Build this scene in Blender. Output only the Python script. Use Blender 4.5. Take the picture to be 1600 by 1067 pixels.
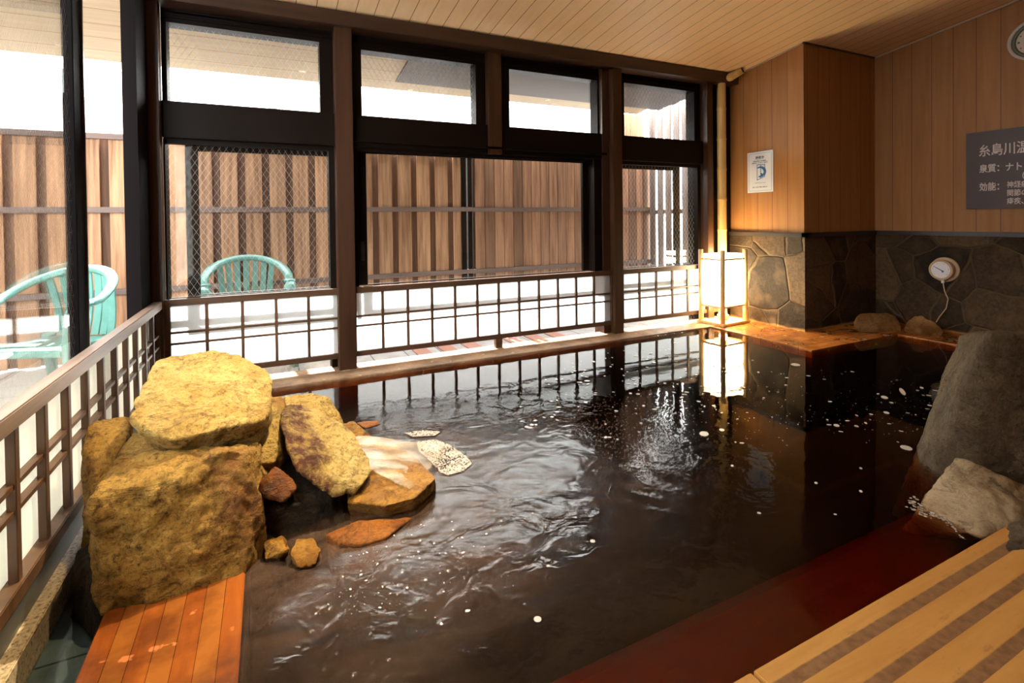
import bpy, bmesh, math, random
from mathutils import Vector, Matrix, noise as mnoise
random.seed(7)
sc = bpy.context.scene
for o in list(bpy.data.objects): bpy.data.objects.remove(o)
col = sc.collection
PI = math.pi

# ------------------------------------------------------------------ camera
F, PITCH, YAW, ROLL, CY, H = 790.3, .0136, .4491, -.0119, 353.8, 1.1
fw = Vector((math.sin(YAW)*math.cos(PITCH), math.cos(YAW)*math.cos(PITCH), -math.sin(PITCH)))
r0 = Vector((math.cos(YAW), -math.sin(YAW), 0)); u0 = r0.cross(fw)
rt = math.cos(ROLL)*r0 + math.sin(ROLL)*u0
up = -math.sin(ROLL)*r0 + math.cos(ROLL)*u0
cd = bpy.data.cameras.new('camera'); cam = bpy.data.objects.new('camera', cd); col.objects.link(cam)
m = Matrix((( rt.x, up.x, -fw.x, 0), (rt.y, up.y, -fw.y, 0), (rt.z, up.z, -fw.z, H), (0, 0, 0, 1)))
cam.matrix_world = m
cd.sensor_fit = 'HORIZONTAL'; cd.sensor_width = 36; cd.lens = 36*F/1600
cd.shift_y = -(533.5-CY)/1600; cd.clip_start = .02
sc.camera = cam
def ray(x, y):
    return rt*((x-800)/F) + up*(-(y-CY)/F) + fw
def P(x, y, Y):
    d = ray(x, y); return Vector((0, 0, H)) + d*(Y/d.y)
def G(x, y, z=0):
    d = ray(x, y); return Vector((0, 0, H)) + d*((z-H)/d.z)

# ------------------------------------------------------------------ world, sun, exposure
w = bpy.data.worlds.new('sky'); sc.world = w; w.use_nodes = True
bg = w.node_tree.nodes['Background']; bg.inputs[0].default_value = (1, .985, .96, 1); bg.inputs[1].default_value = 20.0
sc.view_settings.view_transform = 'Standard'; sc.view_settings.look = 'None'
sc.view_settings.exposure = 0.0; sc.view_settings.gamma = 1; sc.view_settings.use_curve_mapping = False
sc.cycles.transparent_max_bounces = 24
sc.cycles.sample_clamp_indirect = 6
def lamp(name, kind, loc, energy, color, target=None, **kw):
    l = bpy.data.lights.new(name, kind); l.energy = energy; l.color = color
    for k, v in kw.items(): setattr(l, k, v)
    o = bpy.data.objects.new(name, l); col.objects.link(o); o.location = loc
    if target is not None:
        o.rotation_euler = (Vector(target)-Vector(loc)).to_track_quat('-Z', 'Y').to_euler()
    return o
e = math.radians(55)
lamp('sun', 'SUN', (1, 9, 9), 45, (1, .97, .93), target=(1.25, 9-math.cos(e)*5, 9-math.sin(e)*5), angle=.01)
# light of the ceiling downlights (their housings are built with the ceiling)
def cz(y): return 2.62+.14*(3.95-y)
DOWN = [((.70, 2.85), 950, (1, .83, .52), (.12, 2.15, .25), 46), ((2.0, .45), 25, (1, .70, .38), (2.0, .5, 0), 70),
        ((4.1, 1.0), 10, (1, .72, .42), (4.1, 1.0, 0), 120), ((.42, 1.25), 210, (1, .76, .38), (-.15, 1.8, .25), 44)]
for i, ((x, y), en, c, t, sp) in enumerate(DOWN):
    lamp('downlight_beam', 'SPOT', (x, y, cz(y)-.06), en, c, target=t, spot_size=math.radians(sp), spot_blend=1.0, shadow_soft_size=.035)

# ------------------------------------------------------------------ helpers
def tag(o, label=None, cat=None, group=None, kind=None):
    if label: o['label'] = label
    if cat: o['category'] = cat
    if group: o['group'] = group
    if kind: o['kind'] = kind
    return o
def empty(name, loc=(0, 0, 0), rz=0):
    o = bpy.data.objects.new(name, None); col.objects.link(o); o.location = loc; o.rotation_euler.z = rz
    o.empty_display_size = .05
    return o
def copy_tree(o, parent=None):
    c = o.copy(); col.objects.link(c)
    if parent: c.parent = parent
    for ch in list(o.children): copy_tree(ch, c)
    return c
class MB:
    def __init__(s): s.bm = bmesh.new()
    def box(s, x0, x1, y0, y1, z0, z1, bev=0, rz=0, pivot=None, mi=0):
        r = bmesh.ops.create_cube(s.bm, size=1)
        vs = r['verts']
        for v in vs:
            v.co = Vector(((x0+x1)/2+v.co.x*(x1-x0), (y0+y1)/2+v.co.y*(y1-y0), (z0+z1)/2+v.co.z*(z1-z0)))
        fs = list({f for v in vs for f in v.link_faces})
        for f in fs: f.material_index = mi
        if bev:
            es = list({e for v in vs for e in v.link_edges})
            b = bmesh.ops.bevel(s.bm, geom=es, offset=bev, segments=2, affect='EDGES')
            vs = list({v for f in b['faces'] for v in f.verts} | {v for v in vs if v.is_valid})
        if rz:
            bmesh.ops.rotate(s.bm, verts=vs, cent=pivot or ((x0+x1)/2, (y0+y1)/2, 0), matrix=Matrix.Rotation(rz, 3, 'Z'))
        return s
    def tube(s, pts, r, n=12, cap=True, smooth=True, flat=1.0):
        pts = [Vector(p) for p in pts]; rings = []
        rs = r if isinstance(r, (list, tuple)) else [r]*len(pts)
        prev = None
        for i, p in enumerate(pts):
            t = (pts[min(i+1, len(pts)-1)]-pts[max(i-1, 0)]).normalized()
            a = Vector((0, 0, 1)) if abs(t.z) < .9 else Vector((1, 0, 0))
            if prev is not None: a = prev
            x = (a-t*a.dot(t)).normalized(); y = t.cross(x); prev = x
            rings.append([s.bm.verts.new(p+(x*math.cos(2*PI*k/n)+y*math.sin(2*PI*k/n)*flat)*rs[i]) for k in range(n)])
        for a, b in zip(rings, rings[1:]):
            for k in range(n):
                f = s.bm.faces.new((a[k], a[(k+1) % n], b[(k+1) % n], b[k])); f.smooth = smooth
        if cap:
            s.bm.faces.new(rings[0][::-1]); s.bm.faces.new(rings[-1])
        return s
    def prism(s, poly, z0, z1):
        a = [s.bm.verts.new((x, y, z0)) for x, y in poly]; b = [s.bm.verts.new((x, y, z1)) for x, y in poly]
        n = len(poly)
        s.bm.faces.new(a[::-1]); s.bm.faces.new(b)
        for k in range(n): s.bm.faces.new((a[k], a[(k+1) % n], b[(k+1) % n], b[k]))
        return s
    def disc(s, c, r, n=16, ax='z', rx=None, rot=0):
        rx = rx or r; c = Vector(c); vs = []
        for k in range(n):
            a = 2*PI*k/n; u, v = r*math.cos(a), rx*math.sin(a)
            u, v = u*math.cos(rot)-v*math.sin(rot), u*math.sin(rot)+v*math.cos(rot)
            vs.append(s.bm.verts.new(c+(Vector((u, v, 0)) if ax == 'z' else Vector((0, u, v)))))
        s.bm.faces.new(vs); return s
    def build(s, name, mat, parent=None, **kw):
        me = bpy.data.meshes.new(name)
        bmesh.ops.recalc_face_normals(s.bm, faces=s.bm.faces)
        s.bm.to_mesh(me); s.bm.free()
        for mm in (mat if isinstance(mat, list) else [mat]): me.materials.append(mm)
        o = bpy.data.objects.new(name, me); col.objects.link(o)
        if parent: o.parent = parent
        if kw: tag(o, **kw)
        return o

# ------------------------------------------------------------------ materials
class NT:
    def __init__(s, name):
        s.m = bpy.data.materials.new(name); s.m.use_nodes = True; s.t = s.m.node_tree; s.t.nodes.clear()
        s.out = s.t.nodes.new('ShaderNodeOutputMaterial')
    def n(s, ty, **kw):
        nd = s.t.nodes.new(ty)
        for k, v in kw.items():
            if k.startswith('_'): setattr(nd, k[1:], v)
            else:
                key = k.replace('__', ' ')
                if isinstance(v, bpy.types.NodeSocket): s.t.links.new(v, nd.inputs[key])
                else: nd.inputs[key].default_value = v
        return nd
    def l(s, a, b): s.t.links.new(a, b)
    def math(s, op, a, b=None, c=None):
        nd = s.t.nodes.new('ShaderNodeMath'); nd.operation = op
        for i, v in enumerate((a, b, c)):
            if v is None: continue
            if isinstance(v, bpy.types.NodeSocket): s.l(v, nd.inputs[i])
            else: nd.inputs[i].default_value = v
        return nd.outputs[0]
    def mix(s, fac, a, b, blend='MIX'):
        nd = s.t.nodes.new('ShaderNodeMix'); nd.data_type = 'RGBA'; nd.blend_type = blend
        for i, v in ((0, fac), (6, a), (7, b)):
            if isinstance(v, bpy.types.NodeSocket): s.l(v, nd.inputs[i])
            else: nd.inputs[i].default_value = v if i == 0 else (*v[:3], 1)
        return nd.outputs[2]
    def ramp(s, fac, stops):
        nd = s.t.nodes.new('ShaderNodeValToRGB'); s.l(fac, nd.inputs[0]); el = nd.color_ramp.elements
        while len(el) < len(stops): el.new(.5)
        for e_, (p, c) in zip(el, stops):
            e_.position = p; e_.color = (*c, 1) if len(c) == 3 else c
        return nd.outputs[0]
    def coords(s, scale=(1, 1, 1), loc=(0, 0, 0)):
        tc = s.t.nodes.new('ShaderNodeTexCoord'); mp = s.t.nodes.new('ShaderNodeMapping')
        s.l(tc.outputs['Object'], mp.inputs['Vector']); mp.inputs['Scale'].default_value = scale; mp.inputs['Location'].default_value = loc
        return mp.outputs[0]
    def xyz(s):
        tc = s.t.nodes.new('ShaderNodeTexCoord'); sp = s.t.nodes.new('ShaderNodeSeparateXYZ'); s.l(tc.outputs['Object'], sp.inputs[0]); return sp.outputs
    def bsdf(s, color, rough=.5, spec=.5, **kw):
        nd = s.t.nodes.new('ShaderNodeBsdfPrincipled')
        for k, v in (('Base Color', color), ('Roughness', rough), ('Specular IOR Level', spec), *[(a.replace('__', ' '), b) for a, b in kw.items()]):
            if isinstance(v, bpy.types.NodeSocket): s.l(v, nd.inputs[k])
            else: nd.inputs[k].default_value = (*v, 1) if isinstance(v, tuple) and len(v) == 3 and k in ('Base Color', 'Emission Color') else v
        return nd
    def bump(s, h, strength=.3, dist=.01):
        nd = s.t.nodes.new('ShaderNodeBump'); nd.inputs['Strength'].default_value = strength; nd.inputs['Distance'].default_value = dist
        s.l(h, nd.inputs['Height']); return nd.outputs[0]
    def ior(s, v):
        "the same index from both sides of a pane or surface"
        g = s.t.nodes.new('ShaderNodeNewGeometry')
        return s.math('MULTIPLY_ADD', g.outputs['Backfacing'], 1/v-v, v)
    def end(s, sh, vol=None):
        s.l(sh.outputs[0] if hasattr(sh, 'outputs') else sh, s.out.inputs['Surface'])
        if vol: s.l(vol.outputs[0], s.out.inputs['Volume'])
        return s.m

def plain(name, c, rough=.5, spec=.5, metallic=0):
    t = NT(name); return t.end(t.bsdf(c, rough, spec, Metallic=metallic))
def wood(name, c1, c2, axis='z', rough=.5, spec=.4, pitch=None, pax='x', groove=0, var=.25, gcol=(.02, .012, .006), gscale=1.0, offset=0, bstr=.25, coat=0):
    """grain along an axis; optional boards of a pitch across pax with per-board tone and a thin groove"""
    t = NT(name); sc_ = {'x': (1.2, 22, 22), 'y': (22, 1.2, 22), 'z': (22, 22, 1.2)}[axis]
    sc_ = tuple(v*gscale for v in sc_)
    X = t.xyz()
    vec = t.coords(sc_)
    if pitch:
        u = t.math('DIVIDE', t.math('ADD', X['XYZ'.index(pax.upper())], offset), pitch)
        idx = t.math('FLOOR', u); fr = t.math('FRACT', u)
        wn = t.n('ShaderNodeTexWhiteNoise', _noise_dimensions='1D', W=idx)
        cmb = t.n('ShaderNodeCombineXYZ'); 
        off = t.math('MULTIPLY', idx, 7.31)
        for i in range(3): t.l(off, cmb.inputs[i])
        va = t.n('ShaderNodeVectorMath', _operation='ADD'); t.l(vec, va.inputs[0]); t.l(cmb.outputs[0], va.inputs[1]); vec = va.outputs[0]
    ns = t.n('ShaderNodeTexNoise', Vector=vec, Scale=1.0, Detail=5.0, Roughness=.6, Distortion=.35)
    c = t.ramp(ns.outputs[0], [(.3, c1), (.7, c2)])
    if pitch:
        k = t.math('MULTIPLY_ADD', wn.outputs[0], var*2, 1-var)
        hsv = t.n('ShaderNodeHueSaturation', Color=c, Value=k); c = hsv.outputs[0]
        if groove:
            g = t.math('LESS_THAN', fr, groove/pitch); c = t.mix(g, c, gcol)
    kw = {}
    if coat: kw = dict(Coat__Weight=coat, Coat__Roughness=.08)
    b = t.bsdf(c, rough, spec, **kw)
    if bstr: t.l(t.bump(ns.outputs[0], bstr, .002), b.inputs['Normal'])
    return t.end(b)

M = {}
M['post'] = wood('post_wood', (.026, .010, .004), (.055, .022, .009), 'z', .4)
M['beam'] = wood('beam_wood', (.026, .012, .007), (.05, .024, .013), 'x', .4)
M['frame'] = plain('dark_frame_metal', (.006, .0032, .002), .5, .08)
M['lattice'] = wood('lattice_wood', (.06, .028, .012), (.12, .06, .03), 'z', .45)
M['rail'] = wood('rail_wood', (.13, .08, .055), (.27, .18, .13), 'y', .4, pitch=None)
M['railx'] = wood('rail_wood_cross', (.05, .024, .012), (.10, .05, .026), 'x', .4)
M['ceiling'] = wood('ceiling_boards', (.80, .56, .32), (.86, .63, .38), 'y', .5, .3, pitch=.1333, pax='x', groove=.005, var=.03, gcol=(.16, .07, .02), offset=.067, bstr=.05)
M['wally'] = wood('panel_boards_y', (.28, .125, .038), (.345, .165, .055), 'z', .5, .3, pitch=.168, pax='y', groove=.005, var=.05, gcol=(.13, .05, .02), offset=.08, bstr=.08)
M['wallx'] = wood('panel_boards_x', (.28, .125, .038), (.345, .165, .055), 'z', .5, .3, pitch=.168, pax='x', groove=.005, var=.05, gcol=(.13, .05, .02), offset=.08, bstr=.08)
M['soffit'] = wood('soffit_boards', (.36, .26, .15), (.44, .33, .20), 'x', .55, .3, pitch=.222, pax='y', groove=.008, var=.04, gcol=(.2, .08, .04), offset=.11, bstr=.05)
M['shadeboard'] = wood('shade_toned_eave_boards', (.022, .011, .007), (.045, .023, .014), 'x', .6)  # darker copy of the soffit wood, with shade mixed into the colour
M['fence'] = wood('fence_boards', (.18, .09, .045), (.46, .265, .15), 'z', .6, .3, pitch=.2095, pax='x', var=.25, gscale=1.3, offset=4.8)
M['fenceback'] = wood('shade_toned_back_boards', (.055, .030, .02), (.12, .07, .045), 'z', .7, .2, gscale=1.3)  # darker tone stands for the shade behind the front boards
M['fence2'] = wood('fence_boards_close', (.13, .062, .034), (.33, .18, .105), 'z', .6, .3, pitch=.124, pax='x', var=.38, gscale=1.3, offset=-2.17)
M['fencey'] = wood('fence_boards_return', (.11, .08, .07), (.20, .16, .15), 'z', .6, .3, pitch=.13, pax='y', var=.2, gscale=.7)  # the grey of skylight is put into the base colour
M['fencerail'] = wood('fence_rail_wood', (.10, .065, .055), (.16, .115, .10), 'x', .6)
M['bamboo'] = wood('bamboo_skin', (.50, .32, .10), (.72, .50, .20), 'z', .35, gscale=.7)
M['bamboolight'] = wood('lantern_bamboo', (.62, .40, .17), (.78, .56, .28), 'z', .4)
M['blackplastic'] = plain('black_plastic', (.01, .01, .012), .3)
M['chrome'] = plain('steel', (.5, .5, .52), .25, .5, 1)
M['cream'] = plain('cream_plastic', (.55, .38, .22), .4)
M['white'] = plain('white_plastic', (.8, .8, .78), .4)
M['pipe'] = plain('grey_green_pipe', (.05, .07, .075), .4)
M['siding'] = plain('white_siding', (.8, .8, .8), .7)
M['black'] = plain('black_aluminium', (.004, .003, .003), .6, .03)

def deckmat(name, axis, pax, pitch, c1, c2, c3, offset=0, rough=.16, gloss=.5):
    t = NT(name); X = t.xyz()
    sc_ = (1.5, 14, 14) if axis == 'x' else (14, 1.5, 14)
    ns = t.n('ShaderNodeTexNoise', Vector=t.coords(sc_), Scale=1.0, Detail=6.0, Roughness=.62, Distortion=.5)
    bl = t.n('ShaderNodeTexNoise', Vector=t.coords((1, 1, 1)), Scale=5.0, Detail=4.0, Roughness=.6)
    u = t.math('DIVIDE', t.math('ADD', X['XYZ'.index(pax.upper())], offset), pitch)
    alt = t.math('GREATER_THAN', t.math('FRACT', t.math('MULTIPLY', u, .5)), .5)
    gro = t.math('LESS_THAN', t.math('FRACT', u), .035)
    c = t.ramp(ns.outputs[0], [(.32, c1), (.68, c2)])
    c = t.mix(t.math('MULTIPLY', alt, .75), c, c3)
    c = t.mix(t.ramp(bl.outputs[0], [(.42, (0, 0, 0)), (.62, (.8, .8, .8))]), c, tuple(v*.55 for v in c1))
    sp_ = t.n('ShaderNodeTexNoise', Vector=t.coords((1, 1, 1), (4, 2, 0)), Scale=13.0, Detail=3.0)
    c = t.mix(t.ramp(sp_.outputs[0], [(.66, (0, 0, 0)), (.69, (.7, .7, .7))]), c, tuple(min(.6, v*1.7+.03) for v in c2))
    c = t.mix(t.math('MULTIPLY', gro, .8), c, tuple(v*.3 for v in c1))
    rr = t.math('MULTIPLY_ADD', bl.outputs[0], .35, rough-.1)
    b = t.bsdf(c, rr, gloss)
    t.l(t.bump(ns.outputs[0], .25, .003), b.inputs['Normal']); return t.end(b)
M['decky'] = deckmat('wet_orange_planks', 'y', 'x', .0505, (0.1224, 0.02592, 0.00432), (0.2232, 0.0612, 0.01008), (0.1944, 0.0648, 0.01152), offset=.437, rough=.14)
M['deckx'] = deckmat('worn_window_planks', 'x', 'y', .16, (.26, .14, .075), (.50, .32, .19), (.42, .26, .15), rough=.3)
M['deckr'] = deckmat('orange_corner_planks', 'x', 'y', .12, (.36, .11, .02), (.58, .22, .05), (.42, .15, .03), rough=.15)
def frontdeck():
    t = NT('tan_front_planks'); X = t.xyz()
    ns = t.n('ShaderNodeTexNoise', Vector=t.coords((1.5, 14, 14)), Scale=1.0, Detail=6.0, Roughness=.65, Distortion=.5)
    n2 = t.n('ShaderNodeTexNoise', Vector=t.coords((3, 9, 3)), Scale=3.0, Detail=5.0, Roughness=.7)
    n3 = t.n('ShaderNodeTexNoise', Vector=t.coords(), Scale=45.0, Detail=4.0)
    fr = t.math('FRACT', t.math('DIVIDE', t.math('ADD', t.math('ADD', X[1], 9.35-.767), t.math('MULTIPLY', n3.outputs[0], .003)), .0935))
    c = t.ramp(ns.outputs[0], [(.3, (.42, .185, .04)), (.7, (.56, .28, .075))])
    c = t.mix(t.ramp(fr, [(.31, (1, 1, 1)), (.35, (0, 0, 0))]), c, t.ramp(n3.outputs[0], [(.35, (.16, .075, .03)), (.65, (.25, .125, .055))]))
    c = t.mix(t.ramp(n2.outputs[0], [(.60, (0, 0, 0)), (.72, (.55,)*3)]), c, (.20, .085, .02))
    b = t.bsdf(c, t.math('MULTIPLY_ADD', n2.outputs[0], .4, .15), .5)
    t.l(t.bump(t.math('ADD', ns.outputs[0], t.math('MULTIPLY', n3.outputs[0], .4)), .35, .003), b.inputs['Normal']); return t.end(b)
M['deckf'] = frontdeck(); 

def stone_wall(name, axis):
    t = NT(name)
    sc_ = (0, 1, 1.05) if axis == 'x' else (1, 0, 1.05)
    vec = t.coords(sc_, loc=(.3, .2, .35))
    dn = t.n('ShaderNodeTexNoise', Vector=vec, Scale=2.5, Detail=2.0)
    vm = t.n('ShaderNodeVectorMath', _operation='MULTIPLY_ADD'); t.l(dn.outputs[1], vm.inputs[0]); vm.inputs[1].default_value = (.12,)*3; t.l(vec, vm.inputs[2])
    vd = t.n('ShaderNodeTexVoronoi', _feature='DISTANCE_TO_EDGE', Vector=vm.outputs[0], Scale=2.5)
    vc = t.n('ShaderNodeTexVoronoi', _feature='F1', Vector=vm.outputs[0], Scale=2.5)
    nn = t.n('ShaderNodeTexNoise', Vector=t.coords(), Scale=38.0, Detail=6.0, Roughness=.7)
    n2 = t.n('ShaderNodeTexNoise', Vector=t.coords(), Scale=6.0, Detail=3.0)
    hs = t.n('ShaderNodeSeparateColor', Color=vc.outputs['Color'])
    c = t.ramp(hs.outputs[0], [(0, (.014, .008, .004)), (.5, (.044, .026, .013)), (1, (.10, .062, .032))])
    c = t.mix(.8, c, t.ramp(nn.outputs[0], [(.32, (.35, .33, .30)), (.68, (1.6, 1.5, 1.35))]), 'MULTIPLY')
    c = t.mix(t.ramp(n2.outputs[0], [(.5, (0, 0, 0)), (.8, (.5, .5, .5))]), c, (.16, .10, .05))
    mort = t.ramp(vd.outputs[0], [(.010, (1, 1, 1)), (.022, (0, 0, 0))])
    c = t.mix(mort, c, (.10, .07, .04))
    X = t.xyz()
    zz = t.n('ShaderNodeMapRange', Value=t.math('ADD', X[2], t.math('MULTIPLY', n2.outputs[0], .05)))
    zz.inputs[1].default_value = .055; zz.inputs[2].default_value = .035; zz.inputs[3].default_value = 0; zz.inputs[4].default_value = .85
    c = t.mix(zz.outputs[0], c, (.42, .22, .07))
    h = t.math('ADD', t.math('MULTIPLY', t.math('MINIMUM', vd.outputs[0], .03), 25), t.math('MULTIPLY', nn.outputs[0], .5))
    b = t.bsdf(c, .6, .22); t.l(t.bump(h, .9, .02), b.inputs['Normal']); return t.end(b)
M['stonex'] = stone_wall('crazy_stone_x', 'x'); M['stoney'] = stone_wall('crazy_stone_y', 'y')

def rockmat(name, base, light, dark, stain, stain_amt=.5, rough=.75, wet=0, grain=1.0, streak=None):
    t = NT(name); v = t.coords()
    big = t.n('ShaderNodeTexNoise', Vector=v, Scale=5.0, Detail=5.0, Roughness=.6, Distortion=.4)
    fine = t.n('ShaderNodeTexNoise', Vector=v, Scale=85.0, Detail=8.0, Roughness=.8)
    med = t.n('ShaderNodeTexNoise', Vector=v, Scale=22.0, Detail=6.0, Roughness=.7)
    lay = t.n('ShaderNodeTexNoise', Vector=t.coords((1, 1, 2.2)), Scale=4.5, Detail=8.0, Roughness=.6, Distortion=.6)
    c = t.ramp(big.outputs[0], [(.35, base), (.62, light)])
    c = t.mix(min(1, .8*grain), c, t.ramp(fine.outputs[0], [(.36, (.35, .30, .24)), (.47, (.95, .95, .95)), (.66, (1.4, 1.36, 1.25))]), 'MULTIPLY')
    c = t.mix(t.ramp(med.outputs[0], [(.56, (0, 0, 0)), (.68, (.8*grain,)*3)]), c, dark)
    s = t.n('ShaderNodeTexNoise', Vector=t.coords((1, 1, 1), (3, 1, 2)), Scale=3.2, Detail=6.0, Roughness=.65)
    sm = t.ramp(s.outputs[0], [(.62-.25*stain_amt, (0, 0, 0)), (.74-.22*stain_amt, (.9, .9, .9))])
    if streak:                                   # the wet run down one flank of the boulder
        X = t.xyz(); q = t.math('ADD', X[0], t.math('MULTIPLY_ADD', s.outputs[0], .30, -.15))
        mr = t.n('ShaderNodeMapRange', Value=q); mr.inputs[1].default_value = streak[0]+.05; mr.inputs[2].default_value = streak[0]+.09; mr.inputs[3].default_value = 1; mr.inputs[4].default_value = 0
        mz = t.n('ShaderNodeMapRange', Value=X[2]); mz.inputs[1].default_value = streak[1]+.1; mz.inputs[2].default_value = streak[1]; mz.inputs[3].default_value = 0; mz.inputs[4].default_value = 1
        sm = t.math('MULTIPLY', mr.outputs[0], mz.outputs[0])
    if streak: sm = t.math('MULTIPLY', sm, t.ramp(med.outputs[0], [(.36, (.25,)*3), (.56, (1,)*3)]))
    c = t.mix(sm, c, stain)
    rr = t.math('SUBTRACT', rough, t.math('MULTIPLY', sm, .3+wet))
    crack = t.ramp(lay.outputs[0], [(.485, (1, 1, 1)), (.5, (0, 0, 0)), (.515, (1, 1, 1))])
    c = t.mix(.35, c, crack, 'MULTIPLY')
    h = t.math('ADD', t.math('MULTIPLY', fine.outputs[0], .5), t.math('ADD', t.math('MULTIPLY', med.outputs[0], 1.2), t.math('MULTIPLY', crack, .18)))
    b = t.bsdf(c, rr, .18); t.l(t.bump(h, 1.0, .03), b.inputs['Normal']); return t.end(b)
M['rock'] = rockmat('yellow_granite', (.26, .125, .020), (.42, .25, .060), (.055, .024, .006), (.15, .050, .007), .35, rough=.9, grain=1.2)
M['rocktop'] = rockmat('pale_yellow_granite', (.34, .20, .045), (.46, .31, .10), (.11, .055, .014), (.22, .085, .014), .2, rough=.9)
M['rockstain'] = rockmat('stained_granite', (.34, .21, .05), (.46, .32, .11), (.13, .055, .01), (.075, .018, .003), .62, rough=.8, wet=-.1, streak=(.11, .30))
M['rockbrown'] = rockmat('rusty_wet_rock', (.17, .048, .006), (.32, .11, .014), (.05, .016, .004), (.09, .022, .004), .6, .6, .15)
M['rockwet'] = rockmat('amber_wet_rock', (.24, .10, .012), (.42, .21, .035), (.08, .03, .005), (.14, .05, .008), .5, .5, .1)
M['rockdark'] = rockmat('dark_wet_rock', (.02, .014, .010), (.045, .03, .02), (.01, .006, .005), (.02, .01, .005), .4, .4, .1)  # in the hollow under the boulders this near-black stands for shade
M['rocktall'] = rockmat('grey_brown_rock', (.095, .062, .036), (.17, .12, .072), (.045, .03, .018), (.07, .042, .02), .4, .7, grain=.6)
M['rockpale'] = rockmat('pale_tan_rock', (.40, .27, .14), (.58, .43, .26), (.22, .13, .06), (.16, .085, .03), .28, .7, grain=.5)
M['rockfar'] = rockmat('russet_rock', (.34, .17, .06), (.50, .28, .11), (.16, .07, .02), (.20, .08, .02), .4, .6, grain=.6)

def granite():
    t = NT('speckled_granite_curb'); v = t.coords()
    a = t.n('ShaderNodeTexNoise', Vector=v, Scale=90.0, Detail=4.0, Roughness=.7)
    b_ = t.n('ShaderNodeTexVoronoi', Vector=v, Scale=70.0)
    c = t.ramp(a.outputs[0], [(.38, (.10, .08, .06)), (.45, (.42, .32, .20)), (.6, (.60, .48, .34))])
    return t.end(t.bsdf(c, .3, .5))
M['granite'] = granite()
def slate(name, c1, c2, px, py, line, rough):
    t = NT(name); X = t.xyz()
    gx = t.math('LESS_THAN', t.math('FRACT', t.math('DIVIDE', t.math('ADD', X[0], 10), px)), line/px)
    gy = t.math('LESS_THAN', t.math('FRACT', t.math('DIVIDE', t.math('ADD', X[1], 10), py)), line/py)
    g = t.math('MAXIMUM', gx, gy)
    ns = t.n('ShaderNodeTexNoise', Vector=t.coords(), Scale=9.0, Detail=5.0)
    c = t.ramp(ns.outputs[0], [(.35, c1), (.65, c2)]); c = t.mix(g, c, tuple(v*.35 for v in c1))
    b = t.bsdf(c, rough, .6); t.l(t.bump(ns.outputs[0], .1, .004), b.inputs['Normal']); return t.end(b)
M['slate'] = slate('wet_slate_tile', (.09, .105, .115), (.17, .185, .20), .31, .31, .008, .1)
M['terrace'] = slate('terrace_tile', (.26, .25, .24), (.34, .33, .32), .3, .3, .012, .6)
M['basin'] = plain('basin_floor', (.17, .10, .04), .7)
M['tileb'] = plain('brown_paving_tile', (.30, .15, .11), .6)

def paper(name, c, tr=.75):
    t = NT(name)
    ns = t.n('ShaderNodeTexNoise', Vector=t.coords(), Scale=60.0, Detail=4.0)
    cc = t.mix(.1, c, t.ramp(ns.outputs[0], [(.3, (.7, .7, .7)), (.7, (1, 1, 1))]), 'MULTIPLY')
    d = t.n('ShaderNodeBsdfDiffuse', Color=cc); tl = t.n('ShaderNodeBsdfTranslucent', Color=cc)
    mx = t.n('ShaderNodeMixShader', Fac=tr); t.l(d.outputs[0], mx.inputs[1]); t.l(tl.outputs[0], mx.inputs[2]); return t.end(mx)
M['paper'] = paper('shoji_acrylic', (.93, .95, .95), .7)
M['paperside'] = paper('shoji_acrylic_warm', (.93, .93, .86), .7)

def glass(name, wire=0, plane='y', tint=(.97, .985, .98), refl=1.0):
    t = NT(name)
    tr = t.n('ShaderNodeBsdfTransparent', Color=(*tint, 1)); gl = t.n('ShaderNodeBsdfGlossy', Roughness=.015, Color=(1, 1, 1, 1))
    fr = t.n('ShaderNodeFresnel', IOR=t.ior(1.45))
    mx = t.n('ShaderNodeMixShader', Fac=t.math('MULTIPLY', fr.outputs[0], refl)); t.l(tr.outputs[0], mx.inputs[1]); t.l(gl.outputs[0], mx.inputs[2])
    res = mx
    if wire:
        X = t.xyz(); a = X[0] if plane == 'y' else X[1]; z = X[2]
        p = wire
        l1 = t.math('LESS_THAN', t.math('FRACT', t.math('DIVIDE', t.math('ADD', t.math('ADD', a, t.math('MULTIPLY', z, .62)), 20), p)), .020)
        l2 = t.math('LESS_THAN', t.math('FRACT', t.math('DIVIDE', t.math('ADD', t.math('SUBTRACT', a, t.math('MULTIPLY', z, .62)), 20), p)), .020)
        mt = t.bsdf((.75, .76, .75), .4, .5)
        m2 = t.n('ShaderNodeMixShader', Fac=t.math('MULTIPLY', t.math('MAXIMUM', l1, l2), .55)); t.l(mx.outputs[0], m2.inputs[1]); t.l(mt.outputs[0], m2.inputs[2]); res = m2
    return t.end(res)
M['glass'] = glass('clear_glass'); M['wire'] = glass('wired_glass', .042, 'y'); M['wirex'] = glass('wired_glass_side', .042, 'x', refl=1.4)

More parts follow.
